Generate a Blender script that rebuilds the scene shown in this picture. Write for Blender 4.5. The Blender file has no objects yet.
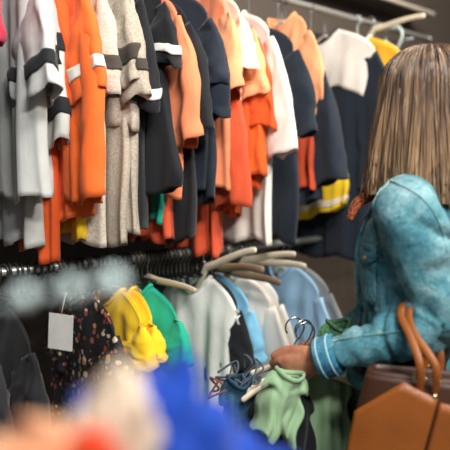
import bpy, bmesh, math, random
from mathutils import Vector, Matrix, noise, Quaternion
PI = math.pi
SC = bpy.context.scene
COL = SC.collection
rnd = random.Random(7)

# ------------------------------------------------------------------ camera
F = 640.0
TH = math.atan2(698, 642); PIT = math.atan(50 / 640)
CAM = Vector((0, 0, 1.32))
FH = Vector((math.cos(TH), math.sin(TH), 0)); RT = Vector((math.sin(TH), -math.cos(TH), 0))
FW = FH * math.cos(PIT) + Vector((0, 0, -math.sin(PIT))); UP = RT.cross(FW)
def ray(u, v): return FW + RT * ((u - 225) / F) - UP * ((v - 225) / F)
def at_d(u, v, d): return CAM + ray(u, v) * d
def at_y(u, v, y):
    r = ray(u, v); return CAM + r * ((y - CAM.y) / r.y)
cd = bpy.data.cameras.new('camera'); cam = bpy.data.objects.new('camera', cd); COL.objects.link(cam)
m = Matrix((RT, UP, -FW)).transposed().to_4x4(); m.translation = CAM; cam.matrix_world = m
cd.sensor_width = 36; cd.lens = F / 450 * 36; cd.clip_start = .02
cd.dof.use_dof = True; cd.dof.focus_distance = 1.72; cd.dof.aperture_fstop = 1.75
SC.camera = cam
SC.view_settings.view_transform = 'Standard'; SC.view_settings.look = 'None'
SC.view_settings.gamma = 1; SC.view_settings.exposure = 0.0; SC.view_settings.use_curve_mapping = False

# ------------------------------------------------------------------ materials
def lin(h):
    h = h.lstrip('#'); o = []
    for i in (0, 2, 4):
        c = int(h[i:i + 2], 16) / 255
        o.append(c / 12.92 if c <= .04045 else ((c + .055) / 1.055) ** 2.4)
    return (*o, 1)
MC = {}
def base(key):
    m = bpy.data.materials.new(key); m.use_nodes = True
    nt = m.node_tree; b = nt.nodes['Principled BSDF']
    return m, nt, b
def N(nt, t, **kw):
    n = nt.nodes.new(t)
    for k, v in kw.items():
        if k in n.inputs: n.inputs[k].default_value = v
        else: setattr(n, k, v)
    return n
def ramp(nt, stops, interp='LINEAR'):
    r = nt.nodes.new('ShaderNodeValToRGB'); r.color_ramp.interpolation = interp
    e = r.color_ramp.elements
    e[0].position, e[0].color = stops[0]; e[1].position, e[1].color = stops[1]
    for p, c in stops[2:]:
        q = e.new(p); q.color = c
    return r
def mapping(nt, scale, rot=(0, 0, 0)):
    tc = nt.nodes.new('ShaderNodeTexCoord'); mp = nt.nodes.new('ShaderNodeMapping')
    mp.inputs['Scale'].default_value = scale; mp.inputs['Rotation'].default_value = rot
    nt.links.new(tc.outputs['Object'], mp.inputs['Vector']); return mp.outputs['Vector']
def mul(c, k): return (min(1, c[0] * k), min(1, c[1] * k), min(1, c[2] * k), 1)
def plain(h, rough=.5, metal=0, key=None, spec=.5):
    k = ('p', h, rough, metal, spec)
    if k in MC: return MC[k]
    m, nt, b = base('surface_' + h.strip('#'))
    L = nt.links
    n = N(nt, 'ShaderNodeTexNoise', Scale=60.0, Detail=3.0)
    L.new(mapping(nt, (1, 1, 1)), n.inputs['Vector'])
    r = ramp(nt, [(.3, mul(lin(h), .93)), (.7, mul(lin(h), 1.05))])
    L.new(n.outputs['Fac'], r.inputs['Fac']); L.new(r.outputs['Color'], b.inputs['Base Color'])
    b.inputs['Roughness'].default_value = rough; b.inputs['Metallic'].default_value = metal
    b.inputs['Specular IOR Level'].default_value = spec
    MC[k] = m; return m
def fabric(h, mottle=0.06, rough=.85, bump=.25, melange=None):
    k = ('f', h, mottle, rough, melange)
    if k in MC: return MC[k]
    m, nt, b = base('fabric_' + h.strip('#')); L = nt.links
    n = N(nt, 'ShaderNodeTexNoise', Scale=14.0, Detail=4.0); L.new(mapping(nt, (1, 1, 1)), n.inputs['Vector'])
    c = lin(h)
    if melange:
        n.inputs['Scale'].default_value = 170.0; n.inputs['Detail'].default_value = 6.0
        r = ramp(nt, [(.38, lin(melange)), (.62, c)])
    else:
        r = ramp(nt, [(.3, mul(c, 1 - mottle)), (.7, mul(c, 1 + mottle))])
    L.new(n.outputs['Fac'], r.inputs['Fac']); L.new(r.outputs['Color'], b.inputs['Base Color'])
    w = N(nt, 'ShaderNodeTexNoise', Scale=420.0, Detail=2.0); L.new(mapping(nt, (1, 1, 1)), w.inputs['Vector'])
    w2 = N(nt, 'ShaderNodeTexNoise', Scale=22.0, Detail=3.0, Distortion=.6); L.new(mapping(nt, (1, 1, .45)), w2.inputs['Vector'])
    ad = N(nt, 'ShaderNodeMath', operation='MULTIPLY_ADD'); ad.inputs[1].default_value = .12
    L.new(w.outputs['Fac'], ad.inputs[0]); L.new(w2.outputs['Fac'], ad.inputs[2])
    bp = N(nt, 'ShaderNodeBump', Strength=bump, Distance=.012); L.new(ad.outputs[0], bp.inputs['Height'])
    L.new(bp.outputs['Normal'], b.inputs['Normal'])
    b.inputs['Roughness'].default_value = rough; b.inputs['Specular IOR Level'].default_value = .25
    b.inputs['Sheen Weight'].default_value = .12; b.inputs['Sheen Roughness'].default_value = .5
    MC[k] = m; return m
def floral():
    if 'fl' in MC: return MC['fl']
    m, nt, b = base('floral_fabric'); L = nt.links
    vec = mapping(nt, (1, 1, 1))
    v = N(nt, 'ShaderNodeTexVoronoi', Scale=50.0); L.new(vec, v.inputs['Vector'])
    n = N(nt, 'ShaderNodeTexNoise', Scale=45.0, Detail=4.0); L.new(vec, n.inputs['Vector'])
    ad = N(nt, 'ShaderNodeMath', operation='MULTIPLY_ADD'); ad.inputs[1].default_value = 1.1
    L.new(n.outputs['Fac'], ad.inputs[0]); L.new(v.outputs['Distance'], ad.inputs[2])
    mask = ramp(nt, [(.90, (1, 1, 1, 1)), (.96, (0, 0, 0, 1))]); L.new(ad.outputs[0], mask.inputs['Fac'])
    sp = N(nt, 'ShaderNodeSeparateColor'); L.new(v.outputs['Color'], sp.inputs['Color'])
    cr = ramp(nt, [(0, lin('#141317')), (.28, lin('#9a4632')), (.44, lin('#e0c9a8')), (.6, lin('#c98d4c')), (.74, lin('#6f8f86')), (.86, lin('#a3524a'))], 'CONSTANT')
    L.new(sp.outputs['Red'], cr.inputs['Fac'])
    mx = N(nt, 'ShaderNodeMix', data_type='RGBA'); L.new(mask.outputs['Color'], mx.inputs['Factor'])
    mx.inputs[6].default_value = lin('#1b191d'); L.new(cr.outputs['Color'], mx.inputs[7])
    L.new(mx.outputs[2], b.inputs['Base Color']); b.inputs['Roughness'].default_value = .85
    MC['fl'] = m; return m
def denim(h='#3f7f93', light='#8fc3cc', dark='#1f4f68', key='dn'):
    k = ('d', h, light, dark)
    if k in MC: return MC[k]
    m, nt, b = base('denim'); L = nt.links
    vec = mapping(nt, (1, 1, 1))
    n = N(nt, 'ShaderNodeTexNoise', Scale=9.0, Detail=6.0, Roughness=.62, Distortion=.7); L.new(vec, n.inputs['Vector'])
    r = ramp(nt, [(.30, lin(dark)), (.50, lin(h)), (.72, lin(light))]); L.new(n.outputs['Fac'], r.inputs['Fac'])
    n2 = N(nt, 'ShaderNodeTexNoise', Scale=120.0, Detail=4.0, Roughness=.7); L.new(vec, n2.inputs['Vector'])
    mx = N(nt, 'ShaderNodeMix', data_type='RGBA', blend_type='OVERLAY'); mx.inputs['Factor'].default_value = .75
    L.new(r.outputs['Color'], mx.inputs[6]); L.new(n2.outputs['Fac'], mx.inputs[7])
    L.new(mx.outputs[2], b.inputs['Base Color'])
    w = N(nt, 'ShaderNodeTexWave', Scale=180.0, Distortion=1.0); L.new(mapping(nt, (1, 1, 1), (.6, .3, .7)), w.inputs['Vector'])
    n3 = N(nt, 'ShaderNodeTexNoise', Scale=17.0, Detail=5.0, Distortion=1.8); L.new(vec, n3.inputs['Vector'])
    ad = N(nt, 'ShaderNodeMath', operation='MULTIPLY_ADD'); ad.inputs[1].default_value = .08
    L.new(w.outputs['Fac'], ad.inputs[0]); L.new(n3.outputs['Fac'], ad.inputs[2])
    bp = N(nt, 'ShaderNodeBump', Strength=.8, Distance=.022); L.new(ad.outputs[0], bp.inputs['Height'])
    L.new(bp.outputs['Normal'], b.inputs['Normal'])
    b.inputs['Roughness'].default_value = .8; b.inputs['Specular IOR Level'].default_value = .25
    MC[k] = m; return m
def leather(h):
    k = ('l', h)
    if k in MC: return MC[k]
    m, nt, b = base('leather'); L = nt.links; vec = mapping(nt, (1, 1, 1))
    n = N(nt, 'ShaderNodeTexNoise', Scale=11.0, Detail=4.0); L.new(vec, n.inputs['Vector'])
    r = ramp(nt, [(.3, mul(lin(h), .82)), (.7, mul(lin(h), 1.12))]); L.new(n.outputs['Fac'], r.inputs['Fac'])
    L.new(r.outputs['Color'], b.inputs['Base Color'])
    v = N(nt, 'ShaderNodeTexVoronoi', Scale=240.0); L.new(vec, v.inputs['Vector'])
    bp = N(nt, 'ShaderNodeBump', Strength=.12, Distance=.003); L.new(v.outputs['Distance'], bp.inputs['Height'])
    L.new(bp.outputs['Normal'], b.inputs['Normal']); b.inputs['Roughness'].default_value = .48
    MC[k] = m; return m
def wood(h):
    k = ('w', h)
    if k in MC: return MC[k]
    m, nt, b = base('pale_wood'); L = nt.links
    n = N(nt, 'ShaderNodeTexNoise', Scale=30.0, Detail=4.0); L.new(mapping(nt, (1, .12, 1)), n.inputs['Vector'])
    r = ramp(nt, [(.3, mul(lin(h), .8)), (.7, mul(lin(h), 1.08))]); L.new(n.outputs['Fac'], r.inputs['Fac'])
    L.new(r.outputs['Color'], b.inputs['Base Color']); b.inputs['Roughness'].default_value = .45
    MC[k] = m; return m
def hairmat():
    m, nt, b = base('hair'); L = nt.links
    n = N(nt, 'ShaderNodeTexNoise', Scale=70.0, Detail=5.0, Roughness=.65); L.new(mapping(nt, (1, 1, .035)), n.inputs['Vector'])
    r = ramp(nt, [(.30, lin('#33261d')), (.46, lin('#67513f')), (.62, lin('#917659')), (.82, lin('#cfae86'))])
    tc = nt.nodes.new('ShaderNodeTexCoord'); sx = N(nt, 'ShaderNodeSeparateXYZ'); L.new(tc.outputs['Object'], sx.inputs[0])
    mr = N(nt, 'ShaderNodeMapRange'); mr.inputs['From Min'].default_value = .12; mr.inputs['From Max'].default_value = -.26
    mr.inputs['To Min'].default_value = -.10; mr.inputs['To Max'].default_value = .10   # lighter towards the ends
    L.new(sx.outputs['Z'], mr.inputs['Value'])
    ad = N(nt, 'ShaderNodeMath', operation='ADD'); L.new(n.outputs['Fac'], ad.inputs[0]); L.new(mr.outputs[0], ad.inputs[1])
    L.new(ad.outputs[0], r.inputs['Fac']); L.new(r.outputs['Color'], b.inputs['Base Color'])
    bp = N(nt, 'ShaderNodeBump', Strength=.5, Distance=.006); L.new(n.outputs['Fac'], bp.inputs['Height'])
    L.new(bp.outputs['Normal'], b.inputs['Normal'])
    b.inputs['Roughness'].default_value = .38; b.inputs['Specular IOR Level'].default_value = .55
    return m
def skinmat():
    m, nt, b = base('skin'); L = nt.links
    n = N(nt, 'ShaderNodeTexNoise', Scale=40.0, Detail=4.0); L.new(mapping(nt, (1, 1, 1)), n.inputs['Vector'])
    r = ramp(nt, [(.3, lin('#9c634b')), (.7, lin('#bb8467'))]); L.new(n.outputs['Fac'], r.inputs['Fac'])
    L.new(r.outputs['Color'], b.inputs['Base Color']); b.inputs['Roughness'].default_value = .5
    b.inputs['Subsurface Weight'].default_value = .08; b.inputs['Subsurface Radius'].default_value = (.01, .004, .002)
    return m

# ------------------------------------------------------------------ mesh helpers
class MB:
    def __init__(s): s.v = []; s.f = []
    def grid(s, rows, closed=True):
        o = len(s.v); n = len(rows[0])
        for r in rows: s.v.extend([Vector(p) for p in r])
        for i in range(len(rows) - 1):
            for j in range(n if closed else n - 1):
                k = (j + 1) % n
                s.f.append((o + i * n + j, o + i * n + k, o + (i + 1) * n + k, o + (i + 1) * n + j))
        return o, n
    def loft(s, rows, caps=True):
        o, n = s.grid(rows)
        if caps:
            s.f.append(tuple(o + j for j in range(n))[::-1])
            l = o + (len(rows) - 1) * n
            s.f.append(tuple(l + j for j in range(n)))
    def tube(s, pts, rad, seg=10, flat=1.0, ref=None, caps=True, ease=False):
        pts = [Vector(p) for p in pts]; n = len(pts)
        if not hasattr(rad, '__len__'): rad = [rad] * n
        rows = []; a = None
        for i, p in enumerate(pts):
            t = (pts[min(i + 1, n - 1)] - pts[max(i - 1, 0)]).normalized()
            if a is None:
                a = Vector(ref) if ref else (Vector((0, 0, 1)) if abs(t.z) < .9 else Vector((1, 0, 0)))
            a = (a - t * a.dot(t)).normalized(); b = t.cross(a)
            rows.append([p + (a * math.cos(q) + b * math.sin(q) * flat) * rad[i] for q in [2 * PI * k / seg for k in range(seg)]])
        if ease:
            for idx, sg in ((0, -1), (-1, 1)):
                t = (pts[1] - pts[0]).normalized() * -1 if idx == 0 else (pts[-1] - pts[-2]).normalized()
                c = pts[idx]; r = rad[idx]; ex = []
                for q in (.45, .8, 1.0):
                    k = math.sqrt(max(0, 1 - q * q)) + .02
                    ex.append([c + (w - c) * k + t * r * q * min(1, flat + .3) for w in (rows[0] if idx == 0 else rows[-1])])
                if idx == 0: ex0 = ex[::-1]
                else: ex1 = ex
            rows = ex0 + rows + ex1
        s.loft(rows, caps)
    def ellipsoid(s, c, r, rot=None, nu=20, nv=12):
        c = Vector(c); rows = []
        for i in range(1, nv):
            th = PI * i / nv
            row = []
            for j in range(nu):
                q = Vector((r[0] * math.sin(th) * math.cos(2 * PI * j / nu), r[1] * math.sin(th) * math.sin(2 * PI * j / nu), r[2] * math.cos(th)))
                row.append(c + (rot @ q if rot else q))
            rows.append(row)
        s.loft(rows)
    def box(s, c, d, rot=None):
        c = Vector(c); o = len(s.v)
        for x in (-1, 1):
            for y in (-1, 1):
                for z in (-1, 1):
                    q = Vector((x * d[0] / 2, y * d[1] / 2, z * d[2] / 2)); s.v.append(c + (rot @ q if rot else q))
        for f in ((0, 1, 3, 2), (4, 6, 7, 5), (0, 4, 5, 1), (2, 3, 7, 6), (0, 2, 6, 4), (1, 5, 7, 3)): s.f.append(tuple(o + i for i in f))
    def build(s, name, mat, parent=None, loc=None, smooth=True, solid=0, bevel=0, sub=0):
        me = bpy.data.meshes.new(name); me.from_pydata([tuple(p) for p in s.v], [], s.f); me.update()
        bm = bmesh.new(); bm.from_mesh(me); bmesh.ops.recalc_face_normals(bm, faces=bm.faces); bm.to_mesh(me); bm.free()
        me.materials.append(mat)
        if smooth: me.polygons.foreach_set('use_smooth', [True] * len(me.polygons))
        o = bpy.data.objects.new(name, me); COL.objects.link(o)
        if parent: o.parent = parent
        if loc is not None: o.location = loc
        if solid:
            md = o.modifiers.new('s', 'SOLIDIFY'); md.thickness = solid; md.offset = 0
        if bevel:
            md = o.modifiers.new('b', 'BEVEL'); md.width = bevel; md.segments = 2; md.limit_method = 'ANGLE'
        if sub:
            md = o.modifiers.new('u', 'SUBSURF'); md.levels = sub; md.render_levels = sub
        return o
def remeshed(mb, name, mat, parent, loc, voxel, smooth=6, disp=None):
    o = mb.build(name + '_tmp', mat)
    md = o.modifiers.new('r', 'REMESH'); md.mode = 'VOXEL'; md.voxel_size = voxel
    sm = o.modifiers.new('s', 'SMOOTH'); sm.iterations = smooth; sm.factor = .5
    dg = bpy.context.evaluated_depsgraph_get(); dg.update()
    me = bpy.data.meshes.new_from_object(o.evaluated_get(dg)); me.name = name
    old = o.data; bpy.data.objects.remove(o); bpy.data.meshes.remove(old)
    if disp:
        ns = [v.normal.copy() for v in me.vertices]
        for v, n in zip(me.vertices, ns): v.co = v.co + n * disp(v.co)
        me.update()
    me.polygons.foreach_set('use_smooth', [True] * len(me.polygons))
    if not me.materials: me.materials.append(mat)
    o = bpy.data.objects.new(name, me); COL.objects.link(o); o.parent = parent
    if loc is not None: o.location = loc
    return o
def tag(o, label=None, cat=None, group=None, kind=None):
    if label: o['label'] = label
    if cat: o['category'] = cat
    if group: o['group'] = group
    if kind: o['kind'] = kind
    return o
def empty(name, loc=(0, 0, 0), rz=0):
    o = bpy.data.objects.new(name, None); COL.objects.link(o); o.location = loc; o.rotation_euler = (0, 0, rz); o.empty_display_size = .05
    return o
def sstep(x): x = max(0., min(1., x)); return x * x * (3 - 2 * x)
def catmull(P, n=6):
    P = [Vector(p) for p in P]; out = []
    for i in range(len(P) - 1):
        a, b, c, d = P[max(i - 1, 0)], P[i], P[i + 1], P[min(i + 2, len(P) - 1)]
        for k in range(n):
            t = k / n
            out.append(.5 * ((2 * b) + (c - a) * t + (2 * a - 5 * b + 4 * c - d) * t * t + (3 * b - 3 * c + d - a) * t ** 3))
    out.append(P[-1]); return out
def interp(xs, ys, x):
    if x <= xs[0]: return ys[0]
    for i in range(len(xs) - 1):
        if x <= xs[i + 1]:
            t = (x - xs[i]) / (xs[i + 1] - xs[i]); return ys[i] + (ys[i + 1] - ys[i]) * t
    return ys[-1]

# ------------------------------------------------------------------ setting
RY = 1.72; RZU = 2.0; RZL = 1.05; RR = .013
WALLY = 2.16
def struct(name, mb, mat, **k): return tag(mb.build(name, mat, smooth=False, **k), kind='structure')
b = MB(); b.box((1.6, 1.0, -.05), (8.0, 7.0, .1)); struct('floor', b, plain('#6d645c', .5))
b = MB(); b.box((1.6, WALLY + .05, 1.55), (8.0, .1, 3.1)); struct('wall_back', b, plain('#4f463f', .75))
b = MB(); b.box((5.65, 1.0, 1.55), (.1, 7.0, 3.1)); struct('wall_right', b, plain('#6f645e', .75))
b = MB(); b.box((1.6, 1.0, 3.15), (8.0, 7.0, .1)); struct('ceiling', b, plain('#8d857d', .8))
b = MB(); b.box((1.6, WALLY - .01, .06), (8.0, .02, .12)); struct('baseboard_back', b, plain('#4a423d', .6))

chrome = plain('#b9bcbc', .22, 1.0)
steel = plain('#8e9292', .35, 1.0)
blackplastic = plain('#17181a', .38)
whiteplastic = plain('#cfe0dc', .3)
palewood = wood('#dbd0b8')
def rail(z, x0, x1, label, brackets):
    r = empty('clothes_rail', (x0, RY, z)); tag(r, label, 'clothes rail')
    b = MB(); b.tube([(0, 0, 0), (x1 - x0, 0, 0)], RR, 14); b.build('rail_tube', plain('#c4c5c1', .3, .55), r)
    b = MB(); b.ellipsoid((x1 - x0, 0, 0), (.008, .017, .017)); b.build('end_cap', steel, r)
    for bx in brackets:
        b = MB(); b.tube([(bx - x0, .012, 0), (bx - x0, WALLY - RY, 0)], .009, 8)
        b.box((bx - x0, WALLY - RY - .004, 0), (.05, .008, .09)); b.build('bracket', steel, r)
rail(RZU, -.3, 2.97, 'upper steel clothes rail above the hanging t-shirts', [-.1, 1.47, 2.9])
rail(RZL, -.3, 2.97, 'lower steel clothes rail with tightly packed black hooks', [-.1, 1.66, 2.9])
# shelf above the upper rail
SB = at_y(433, 14, WALLY - .165)
s = empty('wall_shelf', (SB.x - 1.8, WALLY, SB.z)); tag(s, 'narrow grey wall shelf with pale front bar above the upper rail', 'shelf')
b = MB(); b.box((.05, -.08, 0), (3.5, .16, .02)); b.build('shelf_board', plain('#4d4540', .6), s, smooth=False, bevel=.002)
b = MB(); b.tube([(-1.7, -.165, 0), (1.8, -.165, 0)], .012, 12, ease=True); b.build('front_bar', plain('#d2c6ba', .4), s)

# ------------------------------------------------------------------ hangers
def hook_pts(r, stem, drop):
    """open hook around the origin (the rail), stem down to z=-drop; lies in the y-z plane"""
    P = []
    for k in range(15):
        a = math.radians(-35 + 240 * k / 14)
        P.append((0, r * math.cos(a), r * math.sin(a)))
    P.append((0, -r * .55, -r * 1.15)); P.append((0, 0, -r * 1.75)); P.append((0, 0, -drop))
    return catmull(P, 2)
def hanger(loc, half, slope, drop, barmat, hookmat, label, rz=0, tilt=0, group=None, rad=.011, r=.0165, flat=.6, curve=0.02, hrad=.0024):
    h = empty('clothes_hanger', loc, rz); h.rotation_euler = (tilt, 0, rz); tag(h, label, 'hanger', group)
    b = MB(); b.tube(hook_pts(r, 0, drop + .005), hrad, 8, ease=True); b.build('hook', hookmat, h)
    pts = []
    for k in range(25):
        u = -half + 2 * half * k / 24; q = abs(u) / half
        pts.append((curve * q * q, u, -drop - slope * abs(u) - .012 * q ** 5 - (.006 * math.exp(-(u / .03) ** 2) * -1)))
    b = MB(); b.tube(pts, [rad * (1.1 - .25 * abs(k - 12) / 12) for k in range(25)], 10, flat, ref=(0, 0, 1), ease=True)
    b.build('bar', barmat, h); return h

# ------------------------------------------------------------------ garments
def body_rows(L, ws, wh, nk, slope, tk, folds, sd, v0=0, v1=1, off=0, dip=.05, NA=72, NV=40, hemtilt=0, fr=-1, skew=0, hemwave=.012):
    R = random.Random(sd); p1, p2, p3 = [R.uniform(0, 6.28) for _ in range(3)]; nf = R.uniform(1.6, 2.6)
    rows = []
    for i in range(NV + 1):
        v = v0 + (v1 - v0) * i / NV; row = []
        w = ws + (wh - ws) * sstep(v * 1.15) - .02 * math.exp(-((v - .28) / .12) ** 2)
        for j in range(NA):
            a = 2 * PI * j / NA; c, s = math.cos(a), math.sin(a)
            u = w * (abs(c) ** .85) * (1 if c >= 0 else -1)
            side = (1 if s >= 0 else -1)
            neck = 1 if abs(u) < nk else 0
            zt = L - slope * max(0, abs(u) - nk) - .035 * (abs(u) / ws) ** 7
            if neck:
                d = 1 - (u / nk) ** 2
                zt -= (dip if side == fr else .012) * d
            zh = hemtilt * u / ws + hemwave * math.sin(7 * u / ws + p3) + .01 * noise.noise((u * 9, side, sd))
            z = zt * (1 - v) + zh * v
            th = .004 + tk * sstep(v / .22) + (.028 * (1 - (u / nk) ** 2) * (1 - sstep(v / .2)) if neck else 0)
            if off: th += off; 
            amp = folds * (v ** .7)
            x = th * (abs(s) ** .6) * side
            x += amp * math.sin(nf * PI * u / ws + p1 + 1.2 * v) + .6 * amp * math.sin(2.7 * nf * PI * u / ws + p2 - .8 * v)
            x += .4 * amp * noise.noise((u * 14, side * 2.0, v * 3 + sd)) * 1.6
            u2 = u + (off if c > 0 else -off) * (abs(c) ** 3) + skew * v + .008 * v * math.sin(9 * v + p2) * (1 if c > 0 else -.6)
            row.append((x, u2, z))
        rows.append(row)
    return rows
def sleeve_rows(sg, ws, zs, ln, hw, a0, a1, th, sd, v0=0, v1=1, off=0, NA=36, NV=26, flare=1.1, folds=.008, swing=0):
    R = random.Random(sd + sg * 13); p1, p2 = R.uniform(0, 6.28), R.uniform(0, 6.28)
    # centreline
    N_ = 40; c = Vector((0, ws - hw * .62, zs - hw * .78)); P = [c.copy()]; D = []
    for k in range(N_):
        t = k / N_; a = math.radians(a0 + (a1 - a0) * sstep(t * 1.6))
        d = Vector((swing * t, math.cos(a), -math.sin(a))).normalized(); D.append(d); c = c + d * ln / N_; P.append(c.copy())
    D.append(D[-1]); rows = []
    for i in range(NV + 1):
        v = v0 + (v1 - v0) * i / NV; k = min(N_ - 1, int(v * N_)); f = v * N_ - k
        p = P[k].lerp(P[min(N_, k + 1)], min(1, f)); d = D[k].lerp(D[min(N_, k + 1)], min(1, f))
        w_ax = Vector((0, -d.z, d.y)).normalized()   # outward/up across the sleeve
        hwv = hw * (.94 + (flare - .94) * v); tv = .006 + (th - .006) * sstep(v * 1.8 + .15)
        row = []
        for j in range(NA):
            a = 2 * PI * j / NA; cc, ss = math.cos(a), math.sin(a)
            o = off + (.0016 if .905 < v < .925 else 0)
            q = cc * (abs(cc) ** -.15 if cc else 1)
            fold = folds * v * (math.sin(2.2 * PI * cc + p1) + .6 * math.sin(5.1 * cc + p2 + 3 * v)) + .011 * noise.noise((cc * 2.2 + sd, v * 4, ss)) + .005 * noise.noise((cc * 5 + sd, v * 9, 3))
            along = .014 * v * math.sin(3 * cc + p2) + .012 * v * v * noise.noise((cc * 3, sd, ss))
            pt = p + w_ax * (q * hwv + (o if cc > 0 else -o)) + d * along
            pt += w_ax * (.012 * v * noise.noise((v * 4 + sd, 7, .3 * cc)))
            pt.x += (tv + o) * (abs(ss) ** .7) * (1 if ss >= 0 else -1) + fold
            row.append((pt.x, pt.y * sg, pt.z))
        rows.append(row)
    return rows
gseed = [100]
def proj(p):
    d = Vector(p) - CAM; z = d.dot(FW); return 225 + F * d.dot(RT) / z, 225 - F * d.dot(UP) / z, z
LASTX = {}
def fit_garment(fit, X, y, rz, zn, hem, sl, kb, ks, order):
    """find where on the rail it hangs, its sleeve length and its hem height"""
    tip, slb, hp = fit; c, s_ = math.cos(rz + PI), math.sin(rz + PI)
    xmin = LASTX.get(order, 0) + .02; locked = False
    for it in range(26):
        if it == 12 and X < xmin: locked = True; X = xmin
        L = zn - hem
        wp = lambda p: proj((X + c * p[0] - s_ * p[1], y + s_ * p[0] + c * p[1], hem + p[2]))
        br = body_rows(L=L, NA=24, NV=12, **kb)
        if sl: rows = sleeve_rows(1, zs=L - kb['slope'] * (kb['ws'] - kb['nk']) - .02, ln=sl, NA=16, NV=10, **ks)
        else: rows = br
        P = [wp(q) for r in rows for q in r]
        um = max(p[0] for p in P); vm = max(p[1] for p in P); z = P[0][2]
        if locked:
            g_ = (proj((X, y - .21, 1.5))[0] - proj((X, y - .19, 1.5))[0]) / .02
            dw = .7 * (tip - um) / g_; dw = max(.11, min(.26, kb['ws'] + dw)) - kb['ws']
            kb['ws'] += dw; kb['wh'] += dw; ks['ws'] += dw
        else:
            X += .8 * (tip - um) / (F / z * .95); X = max(.3, min(3, X))
        if sl and slb: sl = max(.08, min(.6, sl + .8 * (slb - vm) * z / F))
        e = max((wp(q) for q in br[-1]), key=lambda t: t[0])
        if hp: hem = max(.05, min(zn - .3, hem - .8 * (hp - e[1]) * e[2] / F))
    if X > LASTX.get(order, 0): LASTX[order] = X
    return X, hem, sl, kb['ws'], kb['wh']
def garment(name, label, cat, X, hem, mat, ws=.19, wh=None, railz=RZU, drop=.085, sl=.2, shw=.085, a0=64, a1=86, sth=.03, fit=None, smat=None, stripes=(), yoke=None,
            nk=.07, slope=.38, tk=.022, folds=.014, dip=.06, group=None, rz=None, y=RY, collar=None, ruffle=None, hemtilt=0, hang=('black', None), sd=None,
            skew=0, flare=1.12, bands=(), swing=0, neckz=None, hanglabel=None, hemwave=.012, far=True):
    gseed[0] += 1; sd = sd or gseed[0]; R = random.Random(sd)
    zn = neckz if neckz else railz - drop
    wh = wh or ws + .02
    rz = math.radians(R.uniform(-7, 7)) if rz is None else math.radians(rz)
    if fit: X, hem, sl, ws, wh = fit_garment(fit, X, y, rz, zn, hem, sl, dict(ws=ws, wh=wh, nk=nk, slope=slope, tk=tk, folds=folds, sd=sd, dip=dip, fr=1, hemtilt=hemtilt, skew=skew, hemwave=hemwave), dict(ws=ws, hw=shw, a0=a0, a1=a1, th=sth, sd=sd, flare=flare, swing=swing), railz)
    L = zn - hem
    g = empty(name, (X, y, hem), rz + PI)      # +y of the garment points to the aisle
    tag(g, label, cat, group)
    kw = dict(L=L, ws=ws, wh=wh, nk=nk, slope=slope, tk=tk, folds=folds, sd=sd, dip=dip, fr=1, hemtilt=hemtilt, skew=skew, hemwave=hemwave)
    b = MB(); b.grid(body_rows(**kw)); bo = b.build('body', mat, g, solid=.0028)
    if yoke:
        b = MB(); b.grid(body_rows(**kw, v0=0, v1=yoke[0], off=.0035, NV=14)); b.build('yoke', yoke[1], g, solid=.002)
    for v0, v1, mt in bands:
        b = MB(); b.grid(body_rows(**kw, v0=v0, v1=v1, off=.0035, NV=8)); b.build('stripe', mt, g, solid=.002)
    zs = L - slope * (ws - nk) - .02
    if sl:
        for sg in (1, -1):
            kws = dict(ws=ws, zs=zs, ln=sl, hw=shw, a0=a0 + R.uniform(-6, 6), a1=a1 + R.uniform(-5, 5), th=sth, sd=sd, flare=flare, swing=swing)
            b = MB(); b.grid(sleeve_rows(sg, **kws)); so = b.build('sleeve', smat or mat, g, solid=.0028)
            for v0, v1, mt in stripes:
                b = MB(); b.grid(sleeve_rows(sg, **kws, v0=v0, v1=v1, off=.0032, NV=6)); b.build('stripe', mt, so, solid=.002)
    # neckband
    pts = []
    for k in range(33):
        a = 2 * PI * k / 32; u = nk * math.cos(a) * .98; s_ = math.sin(a); d = 1 - (math.cos(a)) ** 2
        pts.append((.034 * s_ * abs(s_) ** .3 * (1 if True else 0), u, L - (dip if s_ > 0 else .012) * d + .004))
    b = MB(); b.tube(pts, .0065, 8, .6); b.build('collar', collar or mat, g)
    if ruffle:
        for sg in (1, -1):
            rows = []
            for i in range(61):
                t = i / 60; z = zs - .022 - .27 * t; u = ws - .012 - .02 * math.exp(-((t * .27 / max(L, .1) - .28) / .12) ** 2) + .004
                rr = []
                for q in range(5):
                    e = q / 4 * .045 * math.sin(PI * min(1, t * 1.08 + .05)) ** .5 if t < .98 else 0
                    rr.append((.012 * q / 4 * math.sin(t * 34 + sd) + .003 * math.sin(t * 71), sg * (u + e * .8), z + e * .35 * (1 - t)))
                rows.append(rr)
            b = MB(); b.grid(rows, closed=False); b.build('ruffle', ruffle, g, solid=.002)
    if hang:
        bm_ = {'black': blackplastic, 'wood': palewood, 'white': whiteplastic}[hang[0]]
        hk = {'black': steel, 'wood': chrome, 'white': whiteplastic}[hang[0]]
        h = hanger((X, y, railz), ws - .025, slope, railz - zn + .022, bm_, hk, hanglabel or f"{hang[0]} hanger inside the {label}"[:200], rz=rz, rad=.006, group=None, curve=0)
    return g

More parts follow.
